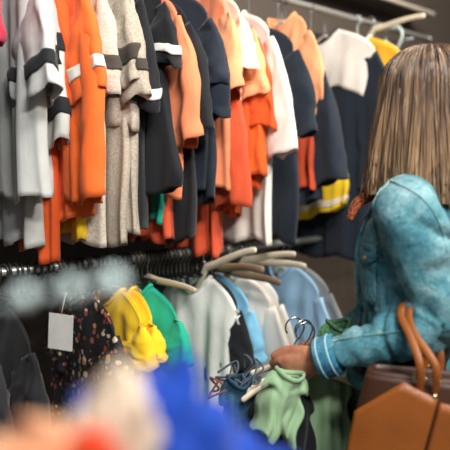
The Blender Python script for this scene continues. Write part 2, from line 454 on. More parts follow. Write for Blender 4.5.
W = dict
cWhite = fabric('#c4c7c4'); cWhite2 = fabric('#b3b6b3'); cOrange = fabric('#e8692a'); cOrange2 = fabric('#db5824'); cRust = fabric('#cf5130')
cPeach = fabric('#f4a878'); cSalmon = fabric('#f08c62'); cNavy = fabric('#232b38'); cBlack = fabric('#1a1d22'); cNavy2 = fabric('#1d2632')
cBeige = fabric('#c9c0b2', melange='#aea598'); cBeige2 = fabric('#b8ae9f', melange='#9d9386'); cYellow = fabric('#f2c928'); cTeal = fabric('#22a98e'); cTank = fabric('#e9e9e5'); cCream = fabric('#e8dcc8')
cBright = fabric('#ece6dc'); cMustard = fabric('#d9a528'); cDark = fabric('#2b2b30'); cGrey = fabric('#8d8f90'); cCrimson = fabric('#c22848')
stBlack = fabric('#202428'); stWhite = fabric('#dcdcd6'); stBrown = fabric('#453f38')
UG = None
def tee(label, X, hem, mat, cat='t-shirt', name='t_shirt', **k): return garment(name, label, cat, X, hem, mat, **k)

# upper rail, left to right
def up(label, fit, mat, x0=1.2, h0=1.15, short=None, cat='t-shirt', name='t_shirt', hg='black', **k):
    return garment(name, label, cat, x0, h0, mat, fit=fit, hang=(hg, 0), hanglabel=f"{ {'wood': 'wooden'}.get(hg, hg)} hanger under the {short}", **k)
up('crimson and black t-shirt at the left end of the upper rail', (6, 45, 212), cBlack, .6, smat=cCrimson, short='crimson sleeved t-shirt, upper rail')
up('pale grey t-shirt with one wide black sleeve band, nearest on the upper rail', (61, 106, 197), cWhite, .75, ws=.2, shw=.1, stripes=[(.66, .80, stBlack)], tk=.03, short='nearest pale grey t-shirt, upper rail')
up('long grey t-shirt hanging lower behind the nearest pale grey one', (54, 112, 246), cWhite2, .76, ws=.18, wh=.19, stripes=[(.55, .7, stBlack)], short='long grey t-shirt, upper rail')
up('white t-shirt with two black sleeve bands before the orange ones', (72, 148, 200), cWhite, .82, ws=.195, stripes=[(.36, .46, stBlack), (.74, .84, stBlack)], short='white t-shirt with two bands')
up('long plain orange t-shirt hanging lowest at the left of upper rail', (72, 120, 262), cOrange2, .85, ws=.18, wh=.2, hemtilt=-.03, short='long plain orange t-shirt')
up('orange t-shirt with white band on its short sleeve', (106, 108, 205), cOrange, .9, ws=.205, shw=.11, stripes=[(.66, .79, stWhite)], short='orange t-shirt with the white band')
up('orange t-shirt with long plain sleeve hanging below the white band', (110, 203, 215), cOrange, .92, ws=.19, shw=.09, short='orange t-shirt with the long sleeve')
up('yellow top whose hem shows under the orange t-shirts', (92, None, 240), cYellow, .94, ws=.17, wh=.165, sl=0, name='top', cat='top', short='yellow top on the upper rail')
up('mottled beige t-shirt with dark sleeve band right of the orange one', (121, 108, 247), cBeige, .98, ws=.19, stripes=[(.62, .76, stBrown)], short='beige t-shirt nearest the orange one')
up('mottled beige t-shirt with highest sleeve band of the beige ones', (143, 88, 245), cBeige2, 1.03, ws=.19, stripes=[(.55, .74, stBrown)], short='beige t-shirt with the highest band')
up('mottled beige t-shirt with lowest wide sleeve band, longest of its sleeves', (141, 140, 205), cBeige, 1.06, ws=.185, shw=.09, stripes=[(.66, .78, stBrown)], short='beige t-shirt with the lowest band')
up('mottled beige t-shirt with brown band touching the black one', (153, 109, 235), cBeige2, 1.09, ws=.19, stripes=[(.62, .74, stBrown)], short='beige t-shirt touching the black one')
up('black t-shirt with thin white band showing behind the beige ones', (163, 123, 230), cBlack, 1.12, ws=.18, stripes=[(.78, .88, stWhite)], short='black t-shirt behind the beige ones')
up('black t-shirt with bold white sleeve band and broad hem', (181, 84, 187), cBlack, 1.2, ws=.205, wh=.285, shw=.095, stripes=[(.60, .76, stWhite)], short='black t-shirt with the bold band')
up('teal top whose hem shows below the banded black t-shirt', (168, None, 221), cTeal, 1.23, ws=.16, wh=.2, sl=0, name='top', cat='top', short='teal top on the upper rail')
up('orange top with hem showing lowest below the teal one', (174, None, 242), cRust, 1.26, ws=.155, wh=.2, sl=0, name='top', cat='top', short='orange top behind the teal one')
up('salmon t-shirt squeezed between the black and navy ones', (201, 150, 200), cSalmon, 1.28, ws=.19, shw=.075, drop=0.12, short='salmon t-shirt between the dark ones')
up('long black t-shirt with plain hem below the salmon sleeve', (211, 140, 237), cBlack, 1.32, ws=.18, wh=.2, drop=0.13, short='long plain black t-shirt')
up('navy t-shirt with plain broad sleeve left of the peach ones', (229, 98, 190), cNavy, 1.36, ws=.205, wh=.2, shw=.1, drop=0.1, short='plain navy t-shirt')
up('dark navy t-shirt with sleeve hanging below the broad navy sleeve', (232, 128, 200), cNavy2, 1.39, ws=.195, shw=.09, drop=0.12, short='dark navy t-shirt with lower sleeve')
up('peach orange t-shirt with pale sleeve right of the navy one', (244, 100, 190), cSalmon, 1.45, ws=.2, smat=cPeach, drop=0.065, short='peach t-shirt beside the navy one', hg='wood')  # paler sleeve cloth carries the light falling on the orange sleeves
up('rust orange t-shirt with hem showing along the lower rail', (246, 212, 250), cRust, 1.42, ws=.19, drop=0.14, short='rust orange t-shirt')
up('cream white t-shirt between the two peach ones', (258, 85, 180), cCream, 1.5, ws=.19, drop=0.07, short='cream t-shirt', hg='wood')
up('bright peach t-shirt with layered orange body', (269, 108, 200), cOrange2, 1.56, ws=.2, smat=cPeach, drop=0.105, short='layered peach t-shirt', hg='wood')
up('orange t-shirt with long sleeve under the layered peach one', (268, 184, 215), cOrange, 1.58, ws=.19, drop=0.12, short='orange t-shirt with long sleeve', hg='wood')
up('orange t-shirt half hidden beside the white flared one', (278, 138, 190), cOrange2, 1.62, ws=.195, drop=0.13, short='half hidden orange t-shirt', hg='wood')
up('white t-shirt with flared sleeve and long hem beside the navy one', (299, 156, 246), cBright, 1.7, ws=.2, shw=.095, flare=1.4, drop=0.11, short='white t-shirt with flared sleeve', hg='wood')
up('dark navy long t-shirt between the white and peach ones', (316, 138, 244), cNavy2, 1.79, ws=.2, shw=.1, drop=0.14, short='long dark navy t-shirt')
up('orange red top with sleeve showing low behind dark navy t-shirt', (316, None, 187), cRust, 1.88, ws=.17, sl=0, neckz=1.68, name='top', cat='top', short='orange red top')
up('peach t-shirt with pale sleeve right of the dark navy one', (330, 122, 170), cPeach, 1.86, ws=.2, shw=.1, smat=cPeach, drop=0.07, short='peach t-shirt farther along', hg='wood')
up('navy shirt with long sleeve hanging before the white yoke', (345, 190, 200), cNavy, 1.96, ws=.2, shw=.1, drop=0.17, short='navy shirt with long sleeve')
up('yellow skirt with white hem panel hanging behind the navy sleeve', (349, None, 203), cYellow, 2.0, ws=.17, wh=.19, sl=0, neckz=1.5, slope=.05, dip=.0, nk=.1, hemtilt=.04, bands=[(.86, .94, cCream)], name='skirt', cat='skirt', short='yellow skirt with white panel')
up('navy t-shirt with white shoulder yoke facing out beside the woman', (402, 190, 262), cNavy2, 2.3, ws=.24, wh=.24, yoke=(.25, cBright), rz=0, tk=.03, short='white yoked navy t-shirt', hg='wood')
up('white and mustard t-shirt at the right end of upper rail', (420, 130, 200), cBright, 2.45, ws=.22, smat=cMustard, bands=[(.0, .3, cMustard)], short='white and mustard t-shirt', hg='white')
# bare hangers on the upper rail
hanger((2.43, RY - .03, RZU), .21, .30, .05, palewood, chrome, 'bare pale wooden hanger tilted up at the right end of upper rail', tilt=math.radians(-26), rad=.013)
hanger((2.66, RY, RZU - .03), .2, .34, .12, whiteplastic, whiteplastic, 'bare white plastic hanger with large round hook near her hair', r=.045, hrad=.006)

# lower rail, left to right
GL = dict(railz=RZL)
garment('blouse', 'dark charcoal blouse at the left end of the lower rail', 'blouse', .62, .35, cDark, **GL, sl=.2, hanglabel='black hanger under the dark charcoal blouse, lower rail')
garment('blouse', 'near black blouse beside the floral one on the lower rail', 'blouse', .72, .33, cBlack, **GL, sl=.2, hanglabel='black hanger under the near black blouse, lower rail')
b = MB()
t = empty('price_tag', at_y(60, 350, 1.40)); tag(t, 'blank white price tag hanging before the floral dress', 'price tag'); t.rotation_euler = (0, .06, math.radians(-60))
b.box((0, 0, .045), (.066, .002, .088)); b.build('card', plain('#d9d9d6', .6), t, smooth=False)
b = MB(); b.tube([(0, 0, .088), (.002, .004, .11), (0, .02, .14)], .0009, 6); b.build('cord', plain('#d9d9d6', .6), t)
def lo(name, label, cat, fit, mat, x0, h0=.35, short='', hg='wood', **k):
    return garment(name, label, cat, x0, h0, mat, railz=RZL, fit=fit, hang=(hg, 0), hanglabel=f"{ {'wood': 'wooden'}.get(hg, hg)} hanger under the {short}", **k)
lo('dress', 'black dress with small rust and cream floral print', 'dress', (134, 395, None), floral(), .95, .25, short='floral dress', ws=.2, wh=.26, rz=-4)
lo('top', 'yellow frilled top, front one of the pair on lower rail', 'top', (159, 372, 392), cYellow, 1.08, .6, short='front yellow frilled top', ws=.18, shw=.08, ruffle=cYellow)
lo('top', 'yellow frilled top, rear one beside the teal top', 'top', (168, 366, 386), cYellow, 1.12, .55, short='rear yellow frilled top', ws=.18, shw=.08, ruffle=cYellow)
lo('top', 'teal green frilled top between yellow and white ones', 'top', (192, 372, None), cTeal, 1.2, .5, short='teal frilled top', ws=.19, shw=.085, ruffle=cTeal)
lo('tank_top', 'long white sleeveless top with ruffled armhole edge', 'tank top', (243, None, None), cTank, 1.4, .3, short='long sleeveless ruffled top', hg='white', sl=0, ws=.185, wh=.2, ruffle=cTank, slope=.5, rz=4, folds=.02)
lo('top', 'black top between the white and light blue ones', 'top', (256, 372, None), cBlack, 1.47, short='black top, lower rail', hg='black')
lo('blouse', 'sky blue blouse edge right of the black top', 'blouse', (266, 366, None), fabric('#7fc0e4'), 1.52, short='sky blue blouse')
lo('shirt', 'cream white long sleeved shirt in the middle of lower rail', 'shirt', (302, 470, None), cBright, 1.7, short='cream long sleeved shirt', hg='white', ws=.2, rz=4)
lo('shirt', 'plain white shirt just behind the cream one', 'shirt', (312, 470, None), cTank, 1.76, short='plain white shirt')
lo('shirt', 'light blue shirt hanging right of the white ones', 'shirt', (347, 460, None), fabric('#a3cdee'), 1.95, short='light blue shirt', ws=.2, folds=.022)
lo('shirt', 'grey shirt at the right end of the lower row', 'shirt', (360, 460, None), cGrey, 2.05, short='grey shirt', ws=.2)
# bare hangers lying tilted over the lower rail
hanger((1.42, RY - .05, RZL), .21, .25, .06, palewood, chrome, 'bare white wooden hanger tilted upward above the ruffled white top', tilt=math.radians(-38), rad=.0125)
hanger((1.62, RY - .04, RZL), .21, .28, .05, palewood, chrome, 'bare wooden hanger tilted upward above the cream shirt', tilt=math.radians(-30), rad=.0125)
hanger((1.70, RY - .02, RZL), .21, .28, .06, palewood, chrome, 'bare wooden hanger lying flatter behind its tilted neighbour', tilt=math.radians(-20), rad=.0125)
hanger((1.22, RY - .01, RZL), .2, .22, .07, wood('#c4b79c'), chrome, 'bare pale hanger lying nearly flat beside the teal top', tilt=math.radians(-12), rad=.011)
hanger((1.48, RY - .03, RZL), .2, .3, .06, wood('#86705a'), chrome, 'bare brown hanger under the white tilted one on lower rail', tilt=math.radians(-24), rad=.014)
hanger((1.56, RY - .03, RZL), .2, .3, .085, wood('#7b6650'), chrome, 'bare dark brown hanger between the two tilted pale ones', tilt=math.radians(-17), rad=.014)
# packed hooks on the lower rail
def skirt_hanger(loc):
    h = empty('skirt_hanger', loc); tag(h, 'black skirt hanger packed in the dense row along the lower rail', 'hanger', 'packed black hangers on the lower rail')
    b = MB(); b.tube(hook_pts(.0195, 0, .07), .0042, 8, ease=True); b.build('hook', plain('#55544f', .35, .6), h)
    b = MB(); b.tube([(0, -.07, -.07), (0, .07, -.07)], .005, 8, ease=True); b.build('bar', blackplastic, h); return h
sh0 = skirt_hanger((.66, RY, RZL))
x = .66
while x < 1.56:
    x += rnd.choice((.0165, .0175, .019)) if not .93 < x < .95 else .03
    c = sh0.copy(); COL.objects.link(c); c.location = (x, RY, RZL); c.rotation_euler = (0, 0, math.radians(rnd.uniform(-14, 14)))
    for ch in sh0.children:
        d = ch.copy(); COL.objects.link(d); d.parent = c

# ------------------------------------------------------------------ the woman
Fd = Vector((-.50, .866, 0)).normalized(); Ld = Vector((-Fd.y, Fd.x, 0))      # facing, her left
Zd = Vector((0, 0, 1))
S_ = at_d(408, 203, 1.42)                     # left shoulder joint
TC = S_ - Ld * .175; TC.z = 0                 # torso axis on the floor
def tp(f, l, z): return Vector((TC.x, TC.y, 0)) + Fd * f + Ld * l + Zd * z
E_ = at_d(446, 322, 1.40); W_ = at_d(322, 358, 1.50)
shz = S_.z
HC = at_d(420, 100, 1.56)                     # head centre
wm = empty('person', (TC.x, TC.y, 0)); tag(wm, 'woman in blue denim jacket seen from behind, holding hangers, brown bag on her arm', 'person')
WL = Vector((TC.x, TC.y, 0))
def rel(p): return Vector(p) - WL
def sect(c, a, b_, da, db, n=28, p=2.3):
    out = []
    for k in range(n):
        q = 2 * PI * k / n; cc, ss = math.cos(q), math.sin(q)
        out.append(c + da * a * abs(cc) ** (2 / p) * (1 if cc >= 0 else -1) + db * b_ * abs(ss) ** (2 / p) * (1 if ss >= 0 else -1))
    return out
def torso(mb, zs, grow):
    rows = []
    for z, f, hl, hf in zs: rows.append([rel(q) for q in sect(tp(f, 0, z), hl + grow, hf + grow, Ld, Fd)])
    mb.loft(rows)
k = shz / 1.36
TZ = [(.80 * k, 0, .155, .115), (.90 * k, 0, .15, .105), (1.0 * k, .0, .12, .085), (1.1 * k, .01, .12, .09), (1.2 * k, .02, .128, .095), (1.28 * k, .01, .13, .075), (1.33 * k, 0, .12, .055), (1.38 * k, -.005, .075, .05), (1.44 * k, .0, .052, .052)]
skin = skinmat()
Hf = Vector((-.12, .99, 0)).normalized(); Hl = Vector((-Hf.y, Hf.x, 0))     # head turned to the rack
RS = tp(0, -.175, shz); RE = tp(.02, -.23, shz - .29); RW = tp(.2, -.2, shz - .42)
bd = MB(); torso(bd, TZ, 0)
bd.tube([rel(tp(.0, 0, 1.38 * k)), rel(HC + Zd * -.10 - Hf * .01), rel(HC - Zd * .03)], [.058, .05, .05], 16)
# head: skull, jaw, nose, ears, lips, brow
hr = Matrix((Hf, Hl, Zd)).transposed()
def hp(f, l, z): return rel(HC + Hf * f + Hl * l + Zd * z)
bd.ellipsoid(hp(-.01, 0, .02), (.094, .074, .098), hr, 28, 18)
bd.ellipsoid(hp(.03, 0, -.05), (.058, .055, .065), hr)
bd.ellipsoid(hp(.067, 0, -.095), (.022, .024, .018), hr)
bd.tube([hp(.083, 0, .02), hp(.098, 0, -.015), hp(.106, 0, -.03)], [.008, .010, .012], 10, ease=True)
bd.ellipsoid(hp(.085, 0, -.062), (.012, .022, .008), hr)
for sg in (1, -1):
    bd.ellipsoid(hp(-.005, sg * .078, -.012), (.018, .007, .03), hr)
    bd.ellipsoid(hp(.076, sg * .032, .025), (.014, .022, .007), hr)
    bd.ellipsoid(hp(.060, sg * .035, -.03), (.024, .022, .022), hr)
# arms
bd.tube([rel(S_ - Ld * .07 - Zd * .03), rel(S_ - Zd * .02), rel(S_.lerp(E_, .5)), rel(E_)], [.03, .038, .042, .036], 14, ease=True)
bd.tube([rel(E_), rel(E_.lerp(W_, .4)), rel(W_)], [.038, .036, .026], 14, ease=True)
bd.tube([rel(RS + Ld * .07 - Zd * .03), rel(RS - Zd * .02), rel(RS.lerp(RE, .5)), rel(RE)], [.03, .038, .042, .036], 14, ease=True)
bd.tube([rel(RE), rel(RE.lerp(RW, .4)), rel(RW)], [.038, .036, .026], 14, ease=True)
def hand(mb, w, a, t, n, curl=1.0):
    """wrist w, a = wrist to knuckles, t = thumb side, n = palm normal"""
    K = [(.082, .030), (.086, .010), (.082, -.010), (.074, -.028)]
    rows = []
    for s_, hw, ht in ((-.02, .026, .022), (.01, .028, .021), (.04, .036, .0195), (.07, .041, .0175), (.088, .040, .013)):
        rows.append([rel(q) for q in sect(w + a * s_, hw, ht, t, n, 20)])
    mb.loft(rows)
    ln = [(.042, .026, .020), (.046, .030, .021), (.042, .028, .020), (.034, .021, .018)]
    for i, (s_, q) in enumerate(K):
        p = w + a * s_ + t * q; P = [p - a * .02, p]
        g0 = [30, 42, 48, 52][i] * curl; ang = [g0, g0 + 78, g0 + 140]
        for l_, an in zip(ln[i], ang):
            an = math.radians(an); p = p + (a * math.cos(an) + n * math.sin(an) - t * .06) * l_; P.append(p)
        r_ = [.0105, .0105, .0095, .0088, .0075]
        if i == 3: r_ = [x * .87 for x in r_]
        mb.tube([rel(x) for x in P], r_, 12, ease=True)
    p = w + a * .015 + t * .024 + n * .006
    P = [p, p + a * .034 + t * .014 + n * .010, p + a * .060 + t * .021 + n * .014, p + a * .086 + t * .021 + n * .012]
    mb.tube([rel(x) for x in P], [.017, .0145, .0128, .0095], 12, ease=True)
ah = (at_d(295, 369, 1.53) - W_).normalized()
vw = (W_ - CAM).normalized()
th_ = (Zd - ah * Zd.dot(ah)).normalized(); nh = ah.cross(th_)
if nh.dot(vw) < 0: nh = -nh
# roll slightly so the thumb leans to the viewer
th_ = (th_ - nh * .25).normalized(); nh = (nh - th_ * nh.dot(th_)).normalized()
hand(bd, W_ + ah * .012, ah, th_, nh)
ar = (RW - RE).normalized(); tr = (Zd - ar * Zd.dot(ar)).normalized(); nr = Ld - ar * Ld.dot(ar) - tr * Ld.dot(tr); nr.normalize()
hand(bd, RW + ar * .012, ar, tr, nr, .5)
# legs and feet
for sg in (1, -1):
    bd.tube([rel(tp(0, sg * .085, .84 * k)), rel(tp(.015, sg * .09, .47)), rel(tp(0, sg * .095, .09))], [.088, .056, .04], 16)
    bd.tube([rel(tp(-.05, sg * .1, .04)), rel(tp(.05, sg * .11, .04)), rel(tp(.14, sg * .12, .025))], [.036, .036, .022], 12, ease=True)
remeshed(bd, 'body', skin, wm, None, .0042, 5)
# eyes
for sg in (1, -1):
    b = MB(); b.ellipsoid(hp(.069, sg * .033, .008), (.012, .014, .011), hr); b.build('eye', plain('#e8e4de', .2), wm)
# trousers and shoes
b = MB()
for sg in (1, -1):
    rows = []
    for z, r_ in ((.06, .072), (.3, .075), (.5, .085), (.7, .1), (.86, .108)):
        rows.append([rel(q) for q in sect(tp(.008, sg * .088, z), r_, r_, Ld, Fd, 24, 2)])
    b.loft(rows)
torso(b, [(.78, 0, .18, .13), (.86, 0, .182, .135), (.95, 0, .165, .12)], .0)
remeshed(b, 'trousers', fabric('#1c1d22'), wm, None, .011, 5)
for sg in (1, -1):
    b = MB(); b.tube([rel(tp(-.07, sg * .1, .042)), rel(tp(.05, sg * .11, .045)), rel(tp(.165, sg * .122, .03))], [.042, .046, .028], 14, ease=True)
    b.build('shoe', plain('#e0ddd8', .5), wm)
# denim jacket
den = denim('#5795a4', '#a0c8ce', '#356d84')
jk = MB()
JZ = [(.885 * k, -.012, .168, .125), (.92 * k, -.012, .172, .127), (1.0 * k, -.014, .165, .124), (1.1 * k, -.01, .168, .124), (1.2 * k, -.002, .178, .124), (1.29 * k, -.008, .19, .114), (1.335 * k, -.015, .185, .096), (1.385 * k, -.018, .13, .078), (1.425 * k, -.010, .085, .072)]
torso(jk, JZ, 0)
def limb(mb, pts, rad, flat=1):
    mb.tube([rel(p) for p in catmull(pts, 5)], [interp(list(range(len(rad))), rad, i / 5) for i in range(5 * (len(rad) - 1) + 1)], 22, flat, ease=False)
cu = W_ + (E_ - W_).normalized() * .012
limb(jk, [S_ - Ld * .075 + Zd * .002, S_ + Ld * .002 - Zd * .022, S_.lerp(E_, .35), S_.lerp(E_, .7), E_ + (E_ - S_).normalized() * .01], [.066, .074, .077, .073, .066])
limb(jk, [E_ + (E_ - W_).normalized() * .015, E_.lerp(cu, .2), E_.lerp(cu, .45), E_.lerp(cu, .75), cu], [.06, .064, .058, .047, .041])
limb(jk, [RS + Ld * .05, RS - Zd * .015, RS.lerp(RE, .5), RE], [.075, .08, .074, .06])
limb(jk, [RE - Zd * .01, RE.lerp(RW, .4), RW], [.058, .056, .042])
armdir = (E_ - S_).normalized(); fore = (cu - E_).normalized()
def crease(x): return math.exp(-(x / .13) ** 2)
def jdisp(co):
    p = co + WL
    d = .0022 * noise.fractal(co * 16, 1.0, 2.0, 3)
    t1 = (p - E_).dot(fore); t2 = (p - S_).dot(armdir); rr = (p - (E_ + fore * max(0, min(.26, t1)))).length
    r2 = (p - (S_ + armdir * max(0, min(.3, t2)))).length
    if rr < .10 and t1 > -.02 and rr < r2:        # forearm: rings pushed up the sleeve
        n = noise.noise((t1 * 16, (p - E_).z * 7, (p - E_).dot(FH) * 5))
        d -= .009 * crease(n)
        d += .0022 * math.sin(t1 * 75 + 5 * noise.noise(co * 9))
    elif r2 < .11 and t2 > -.03:                  # upper arm: long diagonal drags
        q = (p - S_).dot(Fd); w = t2 * .75 + q * .66; g = t2 * .66 - q * .75
        n = noise.noise((g * 3.5 + 3, w * 10 + g * 2, (p - S_).dot(Ld) * 3))
        d -= .015 * crease(n) * sstep(t2 * 8 + .25)
        d += .004 * noise.noise((g * 5, w * 22, 7))
    else:
        n = noise.noise((co.x * 7, co.y * 7, co.z * 14)); d -= .005 * crease(n)
    return d
jo = remeshed(jk, 'jacket', den, wm, None, .005, 5, jdisp)
seamm = denim('#7fb4ba', '#b4d8d8', '#3f7d90')
def on_loop(c, ax, r, n=40, extra=.0):
    ax = ax.normalized(); a = (Zd - ax * Zd.dot(ax)).normalized(); b2 = ax.cross(a)
    return [rel(c + (a * math.cos(2 * PI * i / n) + b2 * math.sin(2 * PI * i / n)) * r) for i in range(n + 1)]
# cuff with stitched bands
b = MB(); rows = []
for q, r_ in ((0, .0425), (.002, .046), (.016, .0475), (.03, .047), (.044, .0475), (.048, .045)):
    c = W_ - fore * (.040 - q) ; rows.append(on_loop(c, fore, r_)[:-1])
b.grid(rows); cf = b.build('cuff', denim('#3c87a8', '#8cc6d6', '#1c527a'), jo, solid=.004)
for q in (.012, .037):
    b = MB(); b.tube(on_loop(W_ - fore * (.040 - q), fore, .0485), .0022, 6); b.build('stitching', plain('#a8d0d8', .8), cf)
# projecting helper on the jacket surface
dg = bpy.context.evaluated_depsgraph_get(); dg.update()
from mathutils.bvhtree import BVHTree
bvh = BVHTree.FromPolygons([v.co.copy() for v in jo.data.vertices], [tuple(p.vertices) for p in jo.data.polygons])
def drape(P, off=.002, n=8):
    out = []
    for p in catmull(P, n):
        loc, nor, i, d = bvh.find_nearest(p); out.append(loc + nor * off)
    return out
def seam(P, name='seam', r=.0042, mat=None):
    b = MB(); b.tube(drape(P), r, 8, ease=True); return b.build(name, mat or seamm, jo)
def hit(u, v):
    """where the line of sight through a point of the photo meets the jacket"""
    d = ray(u, v).normalized(); loc, nor, i, q = bvh.ray_cast(CAM - WL, d)
    if loc is None: loc, nor, i, q = bvh.find_nearest(rel(at_d(u, v, 1.45)))
    return loc, nor
def seam_px(P, r=.0032, name='seam', off=.0015):
    pts = []
    for p in catmull([Vector((a, b_, 0)) for a, b_ in P], 6):
        loc, nor = hit(p.x, p.y); pts.append(loc + nor * off)
    b = MB(); b.tube(pts, r, 8, ease=True); return b.build(name, seamm, jo)
seam_px([(388, 180), (402, 186), (418, 195), (432, 210), (442, 230), (447, 250)], .0024)
seam_px([(384, 178), (376, 196), (373, 215), (376, 240), (382, 262)], .0028)
seam_px([(330, 342), (355, 337), (380, 334), (405, 330)], .002)
# collar
b = MB(); rows = []
for i in range(25):
    a = math.radians(-150 + 300 * i / 24) + PI
    c = tp(-.005, 0, 1.41 * k); d = Fd * math.cos(a) + Ld * math.sin(a)
    rows.append([rel(c + d * (.088 + .026 * q / 4) + Zd * (.035 - .05 * (q / 4) ** 1.5)) for q in range(5)])
b.grid(rows, closed=False); b.build('collar', den, jo, solid=.006)
# chest pocket flap with button
def patch(c, ux, uz, w, h, name, mat, off, pt=0.0):
    rows = []
    for i in range(9):
        r_ = []
        for j in range(9):
            u = (j / 8 - .5) * w; z = -h * i / 8 * (1 + pt * (1 - abs(2 * j / 8 - 1)))
            p = rel(c + ux * u + uz * z); loc, nor, _, _ = bvh.find_nearest(p); r_.append(loc + nor * off)
        rows.append(r_)
    b = MB(); b.grid(rows, closed=False); return b.build(name, mat, jo, solid=.004)
def patch_px(u0, u1, v0, v1, name, pt, off):
    rows = []
    for i in range(9):
        r_ = []
        for j in range(9):
            q = j / 8; loc, nor = hit(u0 + (u1 - u0) * q, v0 + 3 * q + (v1 - v0) * i / 8 * (1 + pt * (1 - abs(2 * q - 1)))); r_.append(loc + nor * off)
        rows.append(r_)
    b = MB(); b.grid(rows, closed=False); return b.build(name, den, jo, solid=.004)
fl_ = patch_px(362, 377, 242, 258, 'pocket_flap', .3, .006)
b = MB(); loc, nor = hit(369, 258); b.ellipsoid(loc + nor * .01, (.006, .006, .006)); b.build('button', plain('#b9a58a', .3, .9), fl_)
patch_px(363, 377, 260, 300, 'pocket', .1, .003)
b = MB(); b.tube(drape([rel(tp(.16, 0, 1.38 * k)), rel(tp(.17, 0, 1.2 * k)), rel(tp(.16, 0, 1.0 * k)), rel(tp(.16, 0, .9 * k))]), .012, 8, .3); b.build('placket', den, jo)
rows = [[rel(q) for q in sect(tp(0, 0, z), hl, hf, Ld, Fd, 40)] for z, hl, hf in ((.875 * k, .180, .139), (.88 * k, .184, .144), (.915 * k, .186, .146), (.92 * k, .180, .140))]
b = MB(); b.grid(rows); b.build('waistband', den, jo, solid=.004)
# scarf at the throat
sm = fabric('#a8562c', melange='#4d2a1c')
b = MB(); b.tube([rel(p) for p in catmull([tp(-.02, .06, shz + .07), tp(.07, .06, shz + .055), tp(.085, .04, shz + .02), tp(.125, .05, shz - .01), tp(.142, .055, shz - .05)], 5)], [interp([0, 1, 2, 3, 4], [.018, .018, .017, .015, .008], i / 5) for i in range(21)], 12, .6); 
b.tube([rel(p) for p in catmull([tp(-.02, .06, shz + .07), tp(-.07, 0, shz + .085), tp(-.02, -.06, shz + .07), tp(.07, -.05, shz + .055), tp(.105, .04, shz + .02)], 5)], [.016] * 21, 12, .8)
b.build('scarf', sm, wm)
# hair: long bob, a shaped shell with separate strands over it
HM = hairmat()
hairo = []
def hair_pt(phi, v, out=0.0, seed=0):
    """phi 0 = face, v 0 crown .. 1 tip"""
    c, s = math.cos(phi), math.sin(phi)
    front = max(0, c)
    fl = math.radians(90) * min(1, v / .38)
    top = .128
    lenz = .322 + .012 * math.sin(3 * phi + 1) - .0 * front
    rx, ry = .120, .110
    if v < .38:
        r = math.sin(fl) ** .85; z = .02 + (top - .02) * math.cos(fl)
        e = 1.0
    else:
        q = (v - .38) / .62; r = 1.0 + .10 * math.sin(PI * min(1, q * .75)) + .15 * q * q - .10 * max(0, q - .85) * 2; z = .02 - lenz * q * .80
        e = 1 + .0 * q
    f = -.018 + c * rx * r; l = s * ry * r
    if v > .38:
        q = (v - .38) / .62; f += .035 * q * front - .012 * q * max(0, -c)
    d = Hf * c + Hl * s
    return HC + Hf * f + Hl * l + Zd * z + d * out
def wob(phi, v): return .0035 * math.sin(phi * 17 + 2 * v) * v + .003 * math.sin(phi * 31 + 5 * v + 1) + .004 * v * noise.noise((phi * 4, v * 2, 3))
b = MB()
def vmax(phi):
    a = abs((phi + PI) % (2 * PI) - PI)           # angle from face
    return 1.0 if a > math.radians(52) else (.30 if a < math.radians(40) else .30 + .7 * (a - math.radians(40)) / math.radians(12))
for lay, o in ((0, 0.0), (1, -.02)):
    pass
rows = []
NPH = 120
for i in range(40):
    v = .012 + (1 - .012) * i / 39
    rows.append([hair_pt(2 * PI * j / NPH, v * vmax(2 * PI * j / NPH), wob(2 * PI * j / NPH, v)) - HC for j in range(NPH)])
b.grid(rows)
b.f.append(tuple(range(NPH)))
for i_ in range(520):
    phi = rnd.uniform(math.radians(48), math.radians(312)); v0 = rnd.uniform(.02, .35) if rnd.random() < .75 else rnd.uniform(.3, .6)
    v1 = rnd.uniform(.8, 1.035); tw = rnd.uniform(-.08, .08); ou = rnd.uniform(.0005, .0045); pts = []; rd = []
    for q in range(15):
        t = q / 14; v = v0 + (v1 - v0) * t
        ph = phi + tw * t * t
        pts.append(hair_pt(ph, v, wob(ph, v) + ou + .002 * math.sin(6 * t + i_)) - HC); rd.append(.0026 * (1 - .8 * abs(t - .4) ** 1.5))
    b.tube(pts, rd, 5, .7)
ho = b.build('hair', HM, wm, loc=HC - WL, solid=0)

# ------------------------------------------------------------------ hangers and clothes held in her hand
GR = W_ + ah * .075 + nh * .028               # grip centre
sage = fabric('#8fb08a'); sage2 = fabric('#8aab84'); leaf = fabric('#5f8f66', melange='#35624a'); denimd = denim('#2b5068', '#4f7f95', '#16303f')
bd_ = (-RT * .97 - FH * .25).normalized(); ang_ = math.degrees(math.atan2(bd_.y, bd_.x))
def held_hanger(off, da, half, slope, label, bar=palewood, up_=.075):
    return hanger(GR + off + Zd * up_, half, slope, .085, bar, chrome, label, rz=math.radians(ang_ + da) - PI / 2, rad=.0085, r=.024, hrad=.0022, curve=0)
def held(name, label, cat, mat, px, top, dep, hem, ws, da=0, **k):
    p = at_d(px, top, dep)
    return garment(name, label, cat, p.x, hem, mat, y=p.y, neckz=p.z, ws=ws, rz=ang_ + da - 90, hang=None, nk=k.pop('nk', .03), **k)
held_hanger(-bd_ * .02, 0, .155, .36, 'pale wooden hanger nearest the camera in her hand')
held_hanger(FH * .03 - bd_ * .02, 6, .16, .30, 'pale wooden hanger, middle one of those in her hand')
held_hanger(FH * .06 - bd_ * .0, -5, .165, .24, 'pale wooden hanger farthest back in her hand')
ROLL = math.radians(-16)
gz = lambda v, d: at_d(290, v, d).z
held('blouse', 'sage green blouse bunched on the nearest hanger below her hand', 'blouse', sage, 273, 372, 1.47, gz(436, 1.47), .058, sl=0, wh=.05, slope=.25, folds=.012, tk=.026, dip=.012, nk=.035).rotation_euler.x = ROLL
